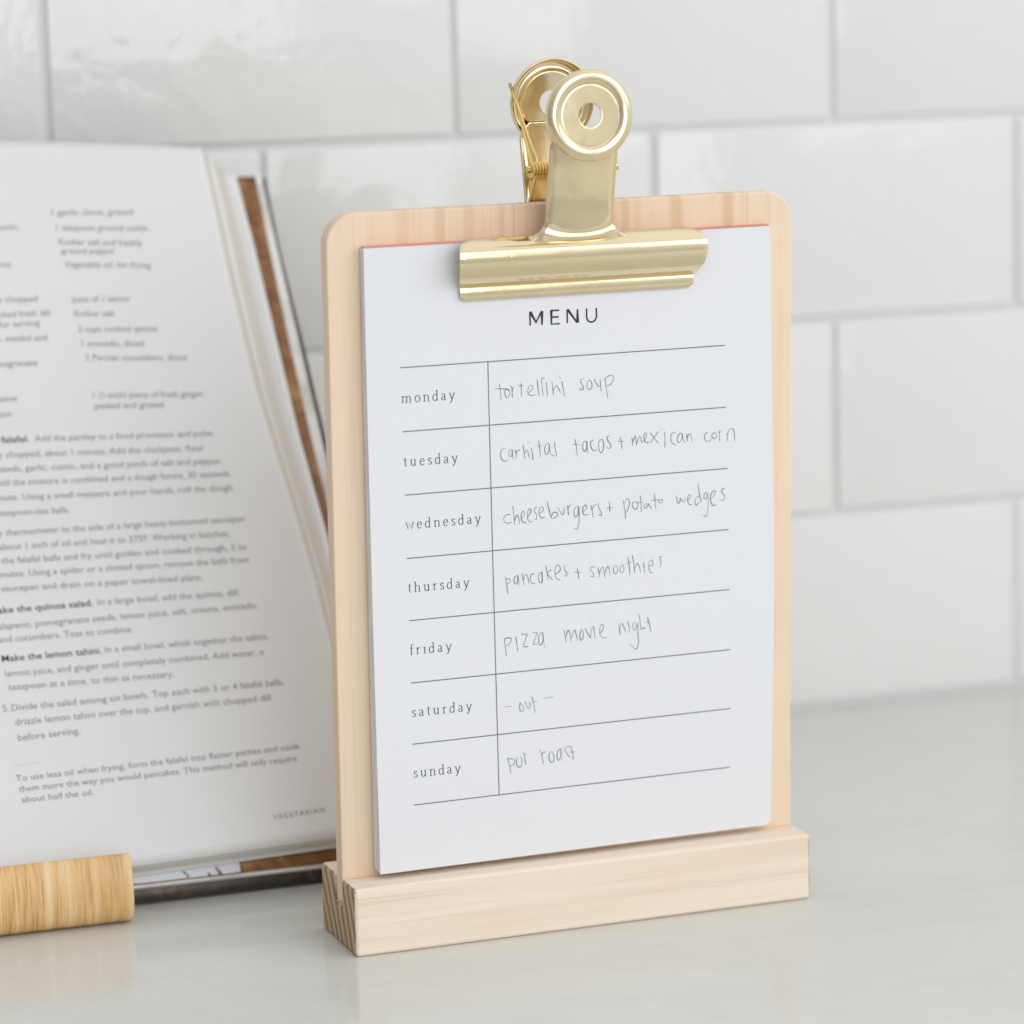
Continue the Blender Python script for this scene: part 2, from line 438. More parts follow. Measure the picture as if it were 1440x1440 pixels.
def rrect(x0, x1, y0, y1, r_top, n=10):
    p = [(x0, y0), (x1, y0)]
    for k in range(n+1):
        a = math.pi/2*k/n; p.append((x1-r_top+r_top*math.cos(a), y1-r_top+r_top*math.sin(a)))
    for k in range(n+1):
        a = math.pi/2+math.pi/2*k/n; p.append((x0+r_top+r_top*math.cos(a), y1-r_top+r_top*math.sin(a)))
    return p
board = prism('menu_board', rrect(0.45, BW-0.45, -8.0, 206.3, 9.5, 14), -BRD, 0, M_PINE_V, None, 0.55, 3, 'z')
board.matrix_world = BM
board['label'] = 'upright pale pine board with rounded top corners behind the menu pad'; board['category'] = 'wooden board'

# ------------------------------------------------------------------ notepad
PX0, PX1, PY0, PY1 = 10.85, 144.0, 2.0, 196.0
def poff(s, v):
    k = max(0, min(1, (196-v)/194)); return 4.0+2.5*k*k*max(0, min(1, (145-s)/134))
def pxr(v):      # right edge bows out a little below the middle
    t = max(0, min(1, (196-v)/194)); return 143.9+1.9*math.sin(math.pi*min(1, t*1.05)*0.93)**1.3*(0.35+0.65*t) if t > 0 else 143.9
pad = empty('notepad', 'white menu notepad with red gummed top edge and pencilled meals', 'notepad', mw=BM)
def page_fn(dz, dx=0.0, y0=PY0):
    def fn(a, c):
        y = y0+(PY1-y0)*c; xr = pxr(y)-dx
        # rounded lower right corner
        rc = 2.2
        if y < y0+rc: xr -= rc-math.sqrt(max(0, rc*rc-(rc-(y-y0))**2))
        x = PX0+(xr-PX0)*a
        return (x, y, poff(x, y)+dz)
    return fn
def vmap(fn, bias=1.6):
    return lambda a, c: fn(a, c**bias)
page = grid('page', vmap(page_fn(0)), 24, 90, M_PAPER, pad)
# block of sheets under the top page
def block():
    fn = vmap(page_fn(-0.12, 0.25, PY0+0.25)); nu, nv = 16, 60; v = []; f = []
    top = [[fn(i/nu, j/nv) for i in range(nu+1)] for j in range(nv+1)]
    for j in range(nv+1):
        for i in range(nu+1): v.append(top[j][i])
    off = len(v)
    for j in range(nv+1):
        for i in range(nu+1):
            x, y, z = top[j][i]
            k = max(0, min(1, (196-y)/194))
            # the lower sheets hang a little to the left of the top ones
            v.append((x-0.15*k, y+0.3*k, 0.35))
    def idx(i, j, l): return l*off+j*(nu+1)+i
    for j in range(nv):
        for i in range(nu):
            f.append((idx(i, j, 0), idx(i+1, j, 0), idx(i+1, j+1, 0), idx(i, j+1, 0)))
            f.append((idx(i, j, 1), idx(i, j+1, 1), idx(i+1, j+1, 1), idx(i+1, j, 1)))
    for i in range(nu):
        f.append((idx(i, 0, 0), idx(i, 0, 1), idx(i+1, 0, 1), idx(i+1, 0, 0)))
        f.append((idx(i, nv, 0), idx(i+1, nv, 0), idx(i+1, nv, 1), idx(i, nv, 1)))
    for j in range(nv):
        f.append((idx(0, j, 0), idx(0, j+1, 0), idx(0, j+1, 1), idx(0, j, 1)))
        f.append((idx(nu, j, 0), idx(nu, j, 1), idx(nu, j+1, 1), idx(nu, j+1, 0)))
    return mesh_obj('page_block', v, f, M_PADEDGE, pad)
block()
box('gummed_edge', PX0+.1, 143.7, PY1-0.05, PY1+0.4, 0.9, 3.85, M_GUM, pad, 0.15, 1)

# printed table
LV = [159.35, 139.75, 120.2, 100.55, 81.1, 61.5, 42.15, 22.8]
LX0 = [21.5, 21.8, 22.05, 22.2, 22.4, 22.45, 22.5, 22.45]; LX1 = [128.3, 128.7, 129.1, 129.4, 129.7, 129.9, 129.9, 129.6]
for y, xa, xb in zip(LV, LX0, LX1):
    k = Ink(); k.stroke([(xa+(xb-xa)*i/20, y) for i in range(21)], lambda t, d: 0.30)
    k.build('table_rule', poff, M_RULE, page, 0.05)
k = Ink(); k.stroke([(49.65+0.95*i/30, 159.35-136.5*i/30) for i in range(31)], lambda t, d: 0.28)
k.build('table_rule', poff, M_RULE, page, 0.06)

# MENU
k = Ink(); W = lambda t, d: 0.52
h0, h1 = 169.6, 173.75
k.stroke([(63.6, h0), (63.5, h1), (63.65, h1), (65.5, 170.5), (67.3, h1), (67.45, h1), (67.4, h0)], W)
k.stroke([(73.1, h1), (70.5, h1), (70.5, h0), (73.2, h0)], W); k.stroke([(70.6, (h0+h1)/2+.05), (72.9, (h0+h1)/2+.05)], W)
k.stroke([(75.7, h0), (75.7, h1), (75.9, h1), (78.9, h0), (79.1, h0), (79.1, h1)], W)
k.stroke(catmull([(82.1, h1), (82.1, 172.5), (82.1, 171.0), (82.6, 169.9), (83.7, 169.45), (84.8, 169.9), (85.3, 171.0), (85.3, 172.5), (85.3, h1)], 4), W)
k.build('menu_title', poff, M_PRINT, page, 0.05)

# serif day names: strokes on an x-height of 1
def arc(cx, cy, rx, ry, a0, a1, n=10):
    return [(cx+rx*math.cos(math.radians(a0+(a1-a0)*i/n)), cy+ry*math.sin(math.radians(a0+(a1-a0)*i/n))) for i in range(n+1)]
def ft(x, y=0, w=.2): return [(x-w, y+.03), (x+w, y+.03)]
def fl(x, y): return [(x-.2, y-.13), (x, y-.02)]
GL = {
 'a': (.92, [arc(.36, .72, .26, .25, 160, 0, 8)+[(.62, .2), (.70, .05), (.84, .06)], [(.62, .58)]+arc(.34, .25, .24, .24, 90, 300, 9)+[(.62, .16)]]),
 'd': (1.06, [[(.78, 1.58), (.78, .05), (.96, .05)], fl(.78, 1.6), arc(.44, .48, .35, .49, 35, 325, 16)]),
 'e': (.92, [[(.12, .56), (.78, .56)]+arc(.45, .5, .35, .5, 10, 320, 16)]),
 'f': (.66, [[(.28, 0), (.28, 1.2)]+arc(.56, 1.25, .28, .33, 180, 60, 6), ft(.28), [(.06, .97), (.6, .97)]]),
 'h': (1.16, [[(.24, 0), (.24, 1.58)], fl(.24, 1.6), ft(.24), [(.24, .72)]+arc(.56, .68, .32, .3, 150, 0, 8)+[(.88, 0)], ft(.88)]),
 'i': (.52, [[(.26, 0), (.26, 1.0)], fl(.26, 1.0), ft(.26), [(.2, 1.42), (.33, 1.42)]]),
 'm': (1.74, [[(.24, 0), (.24, 1.0)], fl(.24, 1.0), ft(.24), [(.24, .72)]+arc(.55, .7, .3, .28, 150, 0, 8)+[(.85, 0)], ft(.85), [(.85, .72)]+arc(1.16, .7, .3, .28, 150, 0, 8)+[(1.46, 0)], ft(1.46)]),
 'n': (1.16, [[(.24, 0), (.24, 1.0)], fl(.24, 1.0), ft(.24), [(.24, .72)]+arc(.56, .68, .32, .3, 150, 0, 8)+[(.88, 0)], ft(.88)]),
 'o': (1.02, [arc(.5, .5, .4, .5, 90, 450, 20)]),
 'r': (.78, [[(.24, 0), (.24, 1.0)], fl(.24, 1.0), ft(.24, 0, .22), [(.24, .66), (.4, .92), (.56, .99), (.68, .9)]]),
 's': (.80, [catmull([(.64, .80), (.52, .97), (.30, .98), (.16, .80), (.26, .60), (.50, .46), (.66, .28), (.56, .06), (.32, .01), (.14, .20)], 4)]),
 't': (.66, [[(.28, 1.32), (.28, .25), (.36, .05), (.56, .05)], [(.06, .97), (.56, .97)]]),
 'u': (1.16, [[(.24, 1.0), (.24, .34)]+arc(.52, .34, .28, .32, 180, 320, 8)+[(.86, .3)], [(.86, 1.0), (.86, .03), (1.04, .03)], fl(.24, 1.0), fl(.86, 1.0)]),
 'w': (1.48, [[(.16, .98), (.46, .0), (.74, .85), (1.02, .0), (1.32, .98)], ft(.16, .95, .17), ft(1.32, .95, .17)]),
 'y': (1.04, [[(.16, .98), (.52, .0)], [(.9, .98), (.5, -.1), (.34, -.42), (.14, -.46)], ft(.16, .95, .17), ft(.9, .95, .16)]),
}
def day(word, x, y, x_end, xh=2.05, wt=.27):
    adv = [GL[c][0]*xh for c in word]
    gap = ((x_end-x)-sum(adv))/(len(word)-1)
    k = Ink(); cx = x
    for c, a in zip(word, adv):
        for st in GL[c][1]:
            if len(st) < 2: continue
            k.stroke([(cx+px*xh*0.94, y+py*xh) for px, py in st], lambda t, d: wt*(0.5+0.6*abs(d.y)))
        cx += a+gap
    k.build('printed_day', poff, M_DAY, page, 0.05)
for wd, x, y, xe in [('monday', 21.7, 148.55, 39.0), ('tuesday', 21.9, 129.05, 39.5), ('wednesday', 22.0, 109.6, 46.6), ('thursday', 22.3, 89.9, 42.4),
                     ('friday', 22.4, 70.4, 36.2), ('saturday', 22.5, 50.8, 42.4), ('sunday', 22.5, 31.5, 38.2)]:
    day(wd, x, y, xe)

# pencilled meals: (straight?, points) per day
HAND = {
 'monday': [[0,[[53.18,152.25],[53.44,150.58],[53.75,147.13]]],[0,[[51.56,150.82],[53.3,150.81],[55.75,150.48],[56.4,149.83]]],[0,[[55.17,150.46],[55.0,149.1],[55.56,147.91],[56.38,148.4],[56.51,149.55],[56.18,150.39],[55.17,150.52]]],[0,[[57.07,151.57],[57.33,149.77],[57.43,147.61]]],[0,[[57.32,149.49],[57.63,150.71],[58.16,150.95]]],[0,[[60.26,151.99],[60.38,150.11],[60.48,147.84]]],[0,[[59.23,151.23],[61.26,151.2]]],[0,[[62.3,148.54],[63.56,149.61],[64.16,150.54],[63.73,151.12],[62.85,150.76],[62.48,149.41],[62.81,148.29],[63.83,147.94],[64.85,148.28]]],[0,[[65.65,152.91],[65.81,150.28],[66.15,147.5]]],[0,[[68.07,153.11],[67.14,152.9],[67.21,150.19],[67.52,147.63]]],[0,[[68.55,151.89],[68.72,149.53],[68.92,147.17]]],[0,[[70.39,152.04],[70.65,149.68],[70.85,147.59]]],[0,[[70.69,148.85],[71.59,150.39],[72.17,150.26],[73.17,148.26]]],[0,[[73.66,151.63],[74.07,149.44],[74.53,146.87]]],[0,[[72.86,152.9],[73.38,152.81]]],[0,[[80.85,152.03],[79.96,151.81],[79.87,151.12],[80.67,149.55],[80.66,148.77],[79.92,148.63],[79.49,149.21]]],[0,[[82.16,151.25],[81.93,149.46],[82.57,148.53],[83.46,148.94],[83.56,150.32],[82.9,151.39],[82.16,151.25]]],[0,[[84.38,151.79],[84.95,150.36],[85.82,149.33],[86.42,149.71],[86.35,151.66]]],[0,[[86.35,151.52],[86.5,149.42],[86.6,147.61]]],[0,[[87.92,151.83],[88.33,148.74],[88.82,145.51]]],[0,[[87.91,151.55],[89.25,152.35],[90.58,152.2],[90.81,151.22],[89.96,149.74],[88.63,149.22]]]],
 'tuesday': [[0,[[54.84,132.15],[53.67,131.83],[53.27,130.47],[53.62,128.92],[54.62,128.21],[55.73,128.57]]],[0,[[57.01,131.71],[56.13,131.36],[55.96,129.99],[56.68,129.52],[57.08,130.74],[57.01,131.71],[57.13,130.18],[57.3,128.56]]],[0,[[57.94,131.45],[58.3,130.37],[58.42,128.92]]],[0,[[58.29,130.23],[58.89,131.16],[59.62,131.38]]],[0,[[60.67,132.69],[60.92,130.45],[61.18,128.54]]],[0,[[61.06,130.16],[61.66,131.17],[62.09,130.78],[62.64,128.43]]],[0,[[63.36,131.71],[63.62,129.97],[63.88,127.78]]],[0,[[62.14,133.46],[62.57,133.43]]],[0,[[65.79,133.83],[66.1,131.17],[66.35,128.32]]],[0,[[64.89,132.15],[67.22,132.06]]],[0,[[69.28,132.6],[68.26,132.53],[67.73,131.05],[68.0,129.41],[68.95,129.84],[69.28,132.32],[69.4,130.64],[69.75,128.95]]],[0,[[71.1,132.96],[71.08,131.35],[71.52,129.37],[71.42,128.6],[70.4,128.76],[69.96,129.07]]],[0,[[77.81,133.35],[78.22,130.54],[78.47,127.87]]],[0,[[76.91,131.81],[79.85,131.31]]],[0,[[81.63,132.51],[80.6,132.17],[80.28,130.38],[80.85,129.28],[81.54,130.01],[81.69,132.37],[81.88,128.59]]],[0,[[84.0,132.67],[83.11,132.26],[82.95,131.02],[83.52,129.64],[84.4,129.29],[85.3,129.59]]],[0,[[86.81,132.69],[85.77,132.21],[85.6,130.26],[86.17,128.49],[86.98,129.04],[87.24,131.26],[86.81,132.63]]],[0,[[88.99,133.65],[88.45,132.99],[88.73,131.99],[89.61,130.8],[89.6,129.82],[88.71,129.69],[88.12,130.21]]],[0,[[92.9,132.94],[93.13,131.38],[93.4,129.06]]],[0,[[91.94,131.69],[94.02,131.45]]],[0,[[96.71,132.52],[96.91,131.1],[97.04,129.69]]],[0,[[96.99,130.81],[97.73,132.58],[98.03,132.56],[98.24,129.82]]],[0,[[98.3,130.43],[99.1,132.34],[99.61,132.3],[100.04,130.44]]],[0,[[100.19,130.57],[101.4,131.89],[101.71,133.27],[101.2,133.53],[100.8,132.49],[101.09,130.93],[101.98,130.44],[102.79,130.89]]],[0,[[102.91,133.46],[104.24,131.68],[105.58,130.03]]],[0,[[105.6,133.69],[104.24,131.96],[103.03,130.36]]],[0,[[107.79,133.53],[107.84,131.13],[107.82,128.46]]],[0,[[106.3,134.34],[106.66,134.42]]],[0,[[111.61,133.05],[110.41,132.91],[109.79,131.55],[110.23,129.83],[111.58,128.94]]],[0,[[113.57,132.45],[112.51,132.19],[112.05,130.54],[112.49,129.66],[113.56,130.71],[113.72,132.53],[114.01,130.67],[114.75,129.35]]],[0,[[115.22,132.28],[115.37,130.85],[115.6,129.71]]],[0,[[115.43,130.85],[115.98,132.08],[116.58,131.89],[117.11,129.74]]],[0,[[122.49,132.31],[121.57,131.81],[121.27,130.56],[121.87,129.47],[123.08,129.49],[123.84,130.23]]],[0,[[124.91,131.99],[124.0,131.63],[123.85,130.65],[124.6,130.03],[125.36,130.54],[125.22,131.68],[124.76,132.08]]],[0,[[126.28,132.6],[126.37,130.89],[126.45,128.96]]],[0,[[126.37,131.6],[127.04,132.4]]],[0,[[129.02,131.55],[129.08,130.12],[129.1,129.04]]],[0,[[129.11,130.97],[129.78,132.48],[130.55,132.79],[131.31,132.09],[131.7,128.85]]]],
 'wednesday': [[0,[[56.35,111.4],[54.9,111.47],[53.95,110.57],[54.13,109.3],[55.14,108.8],[56.6,108.95]]],[0,[[56.93,114.14],[57.23,111.27],[57.46,108.04]]],[0,[[57.42,109.3],[58.1,110.87],[58.67,110.46],[59.16,108.1]]],[0,[[59.68,109.67],[60.73,111.12],[60.46,112.12],[59.8,111.62],[59.6,110.1],[60.11,108.8],[61.42,108.41]]],[0,[[61.59,110.08],[62.79,111.37],[62.86,112.43],[62.16,112.54],[61.76,111.18],[61.82,109.5],[62.59,108.54],[63.18,108.83]]],[0,[[64.87,113.1],[64.13,112.66],[64.03,111.83],[64.76,110.37],[64.74,109.26],[64.07,109.17]]],[0,[[65.56,110.87],[66.75,111.61],[66.97,112.65],[66.33,112.9],[65.58,111.98],[65.7,110.29],[66.57,109.44],[67.46,109.73]]],[0,[[68.27,114.56],[68.82,112.0],[69.51,109.28]]],[0,[[69.51,109.28],[70.12,110.77],[71.3,110.81],[71.64,109.94],[70.83,109.17],[69.51,109.2]]],[0,[[71.77,112.46],[72.48,111.0],[73.29,109.95],[73.81,110.75],[73.83,112.29]]],[0,[[74.96,112.76],[75.14,111.2],[75.36,109.64]]],[0,[[75.15,111.48],[75.46,112.44],[76.35,112.78]]],[0,[[78.41,112.34],[77.36,111.58],[77.13,109.91],[77.47,108.9],[78.37,109.53],[78.7,112.03],[78.82,109.49],[78.69,106.69],[78.01,105.0],[76.98,105.43]]],[0,[[80.01,110.1],[81.06,111.0],[81.37,111.95],[80.93,112.41],[80.18,111.63],[80.01,110.24],[80.59,109.29],[82.23,109.35]]],[0,[[82.8,112.26],[83.19,110.26],[83.55,108.12]]],[0,[[83.19,110.82],[83.74,111.9],[84.49,112.26]]],[0,[[85.54,112.66],[85.23,112.06],[85.66,110.62],[86.33,109.16],[86.08,108.61],[85.19,108.97]]],[0,[[88.96,112.74],[89.03,111.19],[89.13,109.55]]],[0,[[87.9,110.86],[90.28,110.8]]],[0,[[93.59,112.93],[94.1,109.93],[94.42,106.85]]],[0,[[94.03,111.91],[94.79,113.12],[95.53,112.92],[95.67,111.21],[94.9,109.44],[94.21,109.07]]],[0,[[97.62,112.18],[96.81,111.68],[96.86,110.41],[97.75,109.69],[98.51,110.42],[98.37,111.56],[97.53,112.19]]],[0,[[99.35,113.88],[99.57,111.46],[99.78,108.61]]],[0,[[98.07,111.81],[100.62,111.6]]],[0,[[101.82,111.28],[100.76,110.8],[100.69,109.95],[101.35,109.84],[102.11,110.97],[102.41,110.38],[103.15,109.47]]],[0,[[104.1,114.06],[104.38,111.64],[104.6,109.07]]],[0,[[102.88,112.1],[105.89,112.02],[107.03,111.93]]],[0,[[105.58,111.88],[105.73,111.1],[106.63,111.03],[107.03,111.76]]],[0,[[111.48,112.9],[112.07,110.59],[112.67,110.68],[112.99,111.93],[113.73,110.74],[114.49,111.1],[114.65,112.08]]],[0,[[115.1,110.77],[116.17,111.68],[116.48,112.65],[115.72,112.71],[115.41,111.31],[115.85,109.85],[117.06,109.53]]],[0,[[119.07,116.27],[119.36,113.27],[120.11,109.93]]],[0,[[119.36,111.99],[118.44,111.78],[117.92,110.54],[118.28,109.31],[119.35,110.14]]],[0,[[122.1,113.19],[121.19,112.69],[121.03,111.28],[121.7,111.09],[122.31,112.75],[122.39,110.18],[122.29,107.33],[121.61,105.25],[120.7,106.18]]],[0,[[123.62,111.22],[124.69,112.13],[124.84,113.25],[124.08,113.32],[123.31,111.81],[123.31,110.1],[124.06,108.76],[125.44,108.84]]],[0,[[128.3,113.83],[127.29,113.77],[127.13,112.93],[128.04,111.43],[127.89,110.3],[126.36,110.14]]]],
 'thursday': [[0,[[54.02,92.25],[54.48,89.59],[54.81,86.57]]],[0,[[54.32,91.29],[55.49,91.19],[55.67,90.42],[54.48,89.59]]],[0,[[58.04,92.19],[57.05,91.42],[57.02,89.74],[58.0,89.65],[58.24,92.06],[58.65,88.92]]],[0,[[59.62,92.69],[59.86,90.61],[60.14,88.78]]],[0,[[59.97,90.41],[60.79,92.21],[61.36,91.6],[61.91,89.11]]],[0,[[63.73,92.14],[62.54,91.87],[62.32,90.39],[62.89,89.13],[64.07,89.1]]],[0,[[66.09,92.49],[65.09,91.64],[65.06,89.76],[65.95,89.12],[66.25,90.41],[66.09,92.49],[66.35,89.27]]],[0,[[67.5,94.43],[67.86,92.14],[68.21,89.78]]],[0,[[69.25,92.96],[68.05,91.75],[69.59,89.66]]],[0,[[70.72,91.32],[72.2,92.32],[72.02,93.84],[71.04,94.11],[70.5,92.28],[70.97,89.98],[72.15,89.5]]],[0,[[74.31,93.75],[73.68,93.51],[73.78,92.37],[74.55,91.17],[74.14,90.45],[73.55,90.69]]],[0,[[77.94,92.75],[78.23,90.84],[78.52,89.01]]],[0,[[76.93,91.34],[79.3,91.2]]],[0,[[83.89,92.6],[82.5,92.35],[82.48,91.41],[83.27,90.58],[83.25,89.45],[82.18,89.73]]],[0,[[84.88,92.33],[85.26,90.4],[85.36,89.15]]],[0,[[85.34,90.4],[86.19,92.1],[86.75,91.78],[87.23,88.71]]],[0,[[87.17,90.04],[88.07,92.23],[88.58,91.81],[88.95,89.13]]],[0,[[90.47,92.4],[90.05,90.73],[90.64,89.66],[91.36,90.24],[91.38,91.75],[90.59,92.47]]],[0,[[92.87,92.38],[92.25,90.92],[92.84,89.84],[93.53,90.42],[93.54,91.94],[92.87,92.45]]],[0,[[95.02,94.84],[95.39,91.97],[95.63,88.72]]],[0,[[94.27,92.63],[96.48,93.01]]],[0,[[96.5,95.09],[96.99,92.2],[97.25,89.45]]],[0,[[97.14,90.67],[98.08,92.3],[98.67,91.68],[99.37,89.26]]],[0,[[100.21,92.68],[100.47,90.76],[100.66,89.03]]],[0,[[99.42,94.27],[99.74,94.24]]],[0,[[102.21,90.98],[103.3,91.46],[103.31,92.79],[102.51,92.86],[101.97,91.38],[102.47,89.25],[103.48,88.78]]],[0,[[106.67,93.82],[105.86,93.63],[106.25,91.77],[105.59,90.23]]]],
 'friday': [[0,[[53.36,72.64],[53.66,69.67],[53.96,66.81]]],[0,[[53.36,72.46],[55.16,72.63],[55.68,71.89],[54.93,70.58],[53.59,69.96]]],[0,[[57.14,72.79],[57.45,70.51],[57.77,68.06]]],[0,[[56.45,74.24],[56.7,74.21]]],[1,[[58.95,73.31],[60.93,73.29],[59.59,69.27],[61.22,69.21]]],[1,[[62.67,73.47],[64.26,73.42],[62.85,69.64],[64.3,69.74]]],[0,[[65.99,73.32],[64.89,72.56],[64.77,69.97],[65.56,69.38],[66.24,71.22],[66.06,73.31],[66.63,68.4]]],[0,[[73.18,73.5],[73.58,71.37],[73.92,69.43]]],[0,[[73.76,70.84],[74.52,73.02],[75.06,72.45],[75.55,69.27]]],[0,[[75.57,70.31],[76.52,72.83],[77.06,72.26],[77.75,69.58]]],[0,[[79.08,72.93],[78.5,71.25],[78.84,69.58],[79.59,70.27],[79.61,72.19],[79.01,73.04]]],[1,[[80.18,73.18],[81.25,71.33],[82.03,69.86],[82.28,71.76],[82.37,73.31]]],[0,[[83.04,73.77],[83.38,71.82],[83.71,69.53]]],[0,[[81.96,75.27],[82.4,75.23]]],[0,[[85.09,70.96],[86.2,72.08],[86.48,73.45],[85.75,73.86],[85.22,72.35],[85.45,70.4],[86.54,69.53],[87.64,69.56]]],[0,[[91.63,73.48],[91.9,71.71],[92.17,70.1]]],[0,[[91.97,71.7],[92.66,73.56],[93.2,72.8],[94.1,70.62]]],[0,[[94.8,74.05],[95.15,72.09],[95.28,70.33]]],[0,[[97.64,73.61],[96.52,73.01],[96.51,71.44],[97.24,71.19],[98.0,73.05],[98.16,69.88],[98.31,66.71],[97.36,64.87],[95.53,66.63]]],[1,[[98.41,76.33],[98.93,73.66],[99.2,71.0],[100.21,71.43],[100.76,71.38]]],[0,[[101.46,74.82],[102.07,72.31],[102.68,69.79]]],[0,[[100.6,73.15],[102.26,73.34]]]],
 'saturday': [[0,[[53.1,50.74],[55.47,50.78]]],[0,[[58.15,51.82],[58.01,49.66],[58.49,48.75],[59.19,49.15],[59.21,50.29],[58.34,51.33]]],[0,[[59.93,51.83],[60.4,50.35],[60.97,49.44],[61.48,49.86],[61.41,51.48]]],[0,[[62.03,53.13],[62.6,51.46],[63.08,47.88]]],[0,[[62.4,51.38],[63.88,51.32]]],[0,[[66.18,52.07],[69.26,52.32]]]],
 'sunday': [[0,[[53.55,34.44],[54.19,32.18],[54.62,29.27]]],[0,[[53.74,34.04],[55.32,33.86],[55.99,33.12],[55.57,32.02],[54.38,31.59]]],[0,[[56.91,34.16],[56.49,33.07],[56.85,31.5],[57.63,30.93],[58.34,31.52],[58.37,33.05],[58.0,34.42]]],[0,[[59.02,35.74],[59.38,33.7],[59.73,31.37]]],[0,[[59.1,34.88],[60.09,34.67]]],[0,[[64.48,35.81],[65.14,33.63],[65.55,31.1]]],[0,[[65.04,33.83],[65.56,34.73],[66.56,34.91]]],[0,[[68.16,35.02],[67.53,33.75],[67.61,32.21],[68.29,31.27],[69.1,31.75],[69.12,33.19],[68.55,34.78]]],[0,[[71.46,35.42],[70.45,34.58],[70.22,32.87],[70.59,31.68],[71.41,32.74],[71.56,35.41],[71.79,31.36]]],[0,[[74.97,35.8],[73.47,35.68],[72.85,35.08],[73.43,33.67],[74.51,32.2]]],[0,[[74.97,35.8],[75.44,33.64],[75.7,31.3]]],[0,[[74.34,33.95],[76.34,33.73]]]]}
for d_, sts in HAND.items():
    k = Ink()
    for straight, pts in sts:
        ps = pts if straight or len(pts) < 3 else catmull(pts, 5)
        if straight:
            q = []
            for a, c in zip(pts[:-1], pts[1:]): q += [(a[0]+(c[0]-a[0])*t, a[1]+(c[1]-a[1])*t) for t in (0, .33, .66)]
            ps = q+[pts[-1]]
        wd = random.uniform(.29, .38); ph = random.uniform(0, 6)
        k.stroke(ps, lambda t, d: wd*(0.82+0.22*math.sin(ph+t*5))*(0.55+0.45*min(1, (t+.05)*6))*(0.45+0.55*min(1, (1.06-t)*5)))
    k.build('handwriting', poff, M_PENCIL, page, 0.05)

# ------------------------------------------------------------------ brass bulldog clip
clip = empty('bulldog_clip', 'polished brass bulldog clip with two round holed thumb discs gripping pad and board', 'clip', mw=BM)
CS = 78.9
def arclen(P):
    L = [0]
    for a, c in zip(P[:-1], P[1:]): L.append(L[-1]+math.dist(a, c))
    return L
def jaw(name, mirror):
    sg = -1 if mirror else 1
    # (w, v) profile from lip foot to top of the barrel
    prof = [(4.75, 178.6), (5.2, 179.6), (5.35, 181.0), (5.2, 181.9), (5.0, 182.5), (5.3, 182.9), (6.4, 183.5)]
    prof += [(p[0], p[1]) for p in catmull([(8.0, 184.6), (9.8, 186.3), (11.1, 188.5), (11.8, 190.8), (11.85, 192.6), (11.3, 194.2), (10.1, 195.4), (8.4, 196.4), (6.4, 197.3)], 3)]
    if mirror: prof = [(w-4.75, v) for w, v in prof]; prof = [(BRD+.05+w if True else w, v) for w, v in prof]
    L = arclen(prof); tot = L[-1]
    def hw(i):
        l = L[i]
        if l < L[4]:
            r = 1.6; d = l
            h = 38.3
            if d < r: h -= r-math.sqrt(max(0, r*r-(r-d)**2))
            return h
        h = 40.2
        k = min(1, (l-L[4])/2.5); h = 38.4+0.29*max(0, (abs(prof[i][0])-(BRD if mirror else 0)-5.0))*k
        d = tot-l; r = 5.5
        if d < r: h -= r-math.sqrt(max(0, r*r-(r-d)**2))
        return h
    nu = 40; v = []; f = []
    for i, (w, y) in enumerate(prof):
        for j in range(nu+1):
            s = -1+2*j/nu
            v.append((CS+s*hw(i), y, w if not mirror else -w))
    m = len(prof)
    for i in range(m-1):
        for j in range(nu):
            a = i*(nu+1)+j; f.append((a, a+1, a+nu+2, a+nu+1))
    o = mesh_obj(name, v, f, M_BRASS, clip, True); solidify(o, 0.7, 0)
    b_ = o.modifiers.new('b', 'BEVEL'); b_.width = 0.15*MM; b_.segments = 2; b_.angle_limit = math.radians(50)
    return o
jaw('jaw', False)
jaw('jaw', True)
DR = 13.75
disc_c = {False: (CS-.2, 233.8, 17.6), True: (CS+1.5, 235.4, -20.6)}
def neck(mirror):
    dc = disc_c[mirror]
    pts = [(9.6, 193.5), (10.6, 197.0), (11.0, 200.5), (11.6, 206), (13.0, 213), (14.6, 220), (15.6, 225), (16.0, 228.5)]
    if mirror: pts = [(w+2.6 if y > 200 else w+.6, y+(1.0 if y > 210 else 0)) for w, y in pts]
    P = catmull(pts, 10); P = [(p[0], p[1]) for p in P]; m = len(P); nu = 20
    v = []; f = []
    cx = CS-1.2 if not mirror else CS+.6
    for i, (w, y) in enumerate(P):
        h = 10.8
        k = max(0, 1-(y-195.5)/7.5)
        h += 7.5*k**2.6
        if y > 224: h -= 3.0*((y-224)/5)**2
        for j in range(nu+1):
            s = -1+2*j/nu
            bow = 1.3*s*s*(0.25+0.9*k)
            ww = w-bow
            # stiffening flanges folded back at both sides
            if abs(s) > .93: ww -= 1.1
            va = 197.0+2.6*min(1, abs(s))**2
            ww += 0.36*math.exp(-((y-va+.5)/.7)**2)-0.30*math.exp(-((y-va-.9)/.6)**2)
            v.append((cx+s*h, y, ww if not mirror else -ww))
    for i in range(m-1):
        for j in range(nu):
            a = i*(nu+1)+j; f.append((a, a+1, a+nu+2, a+nu+1))
    o = mesh_obj('neck', v, f, M_BRASS, clip, True); solidify(o, 0.7, 0)
    b_ = o.modifiers.new('b', 'BEVEL'); b_.width = 0.15*MM; b_.segments = 2; b_.angle_limit = math.radians(50)
    return o
nf = neck(False); nr = neck(True)
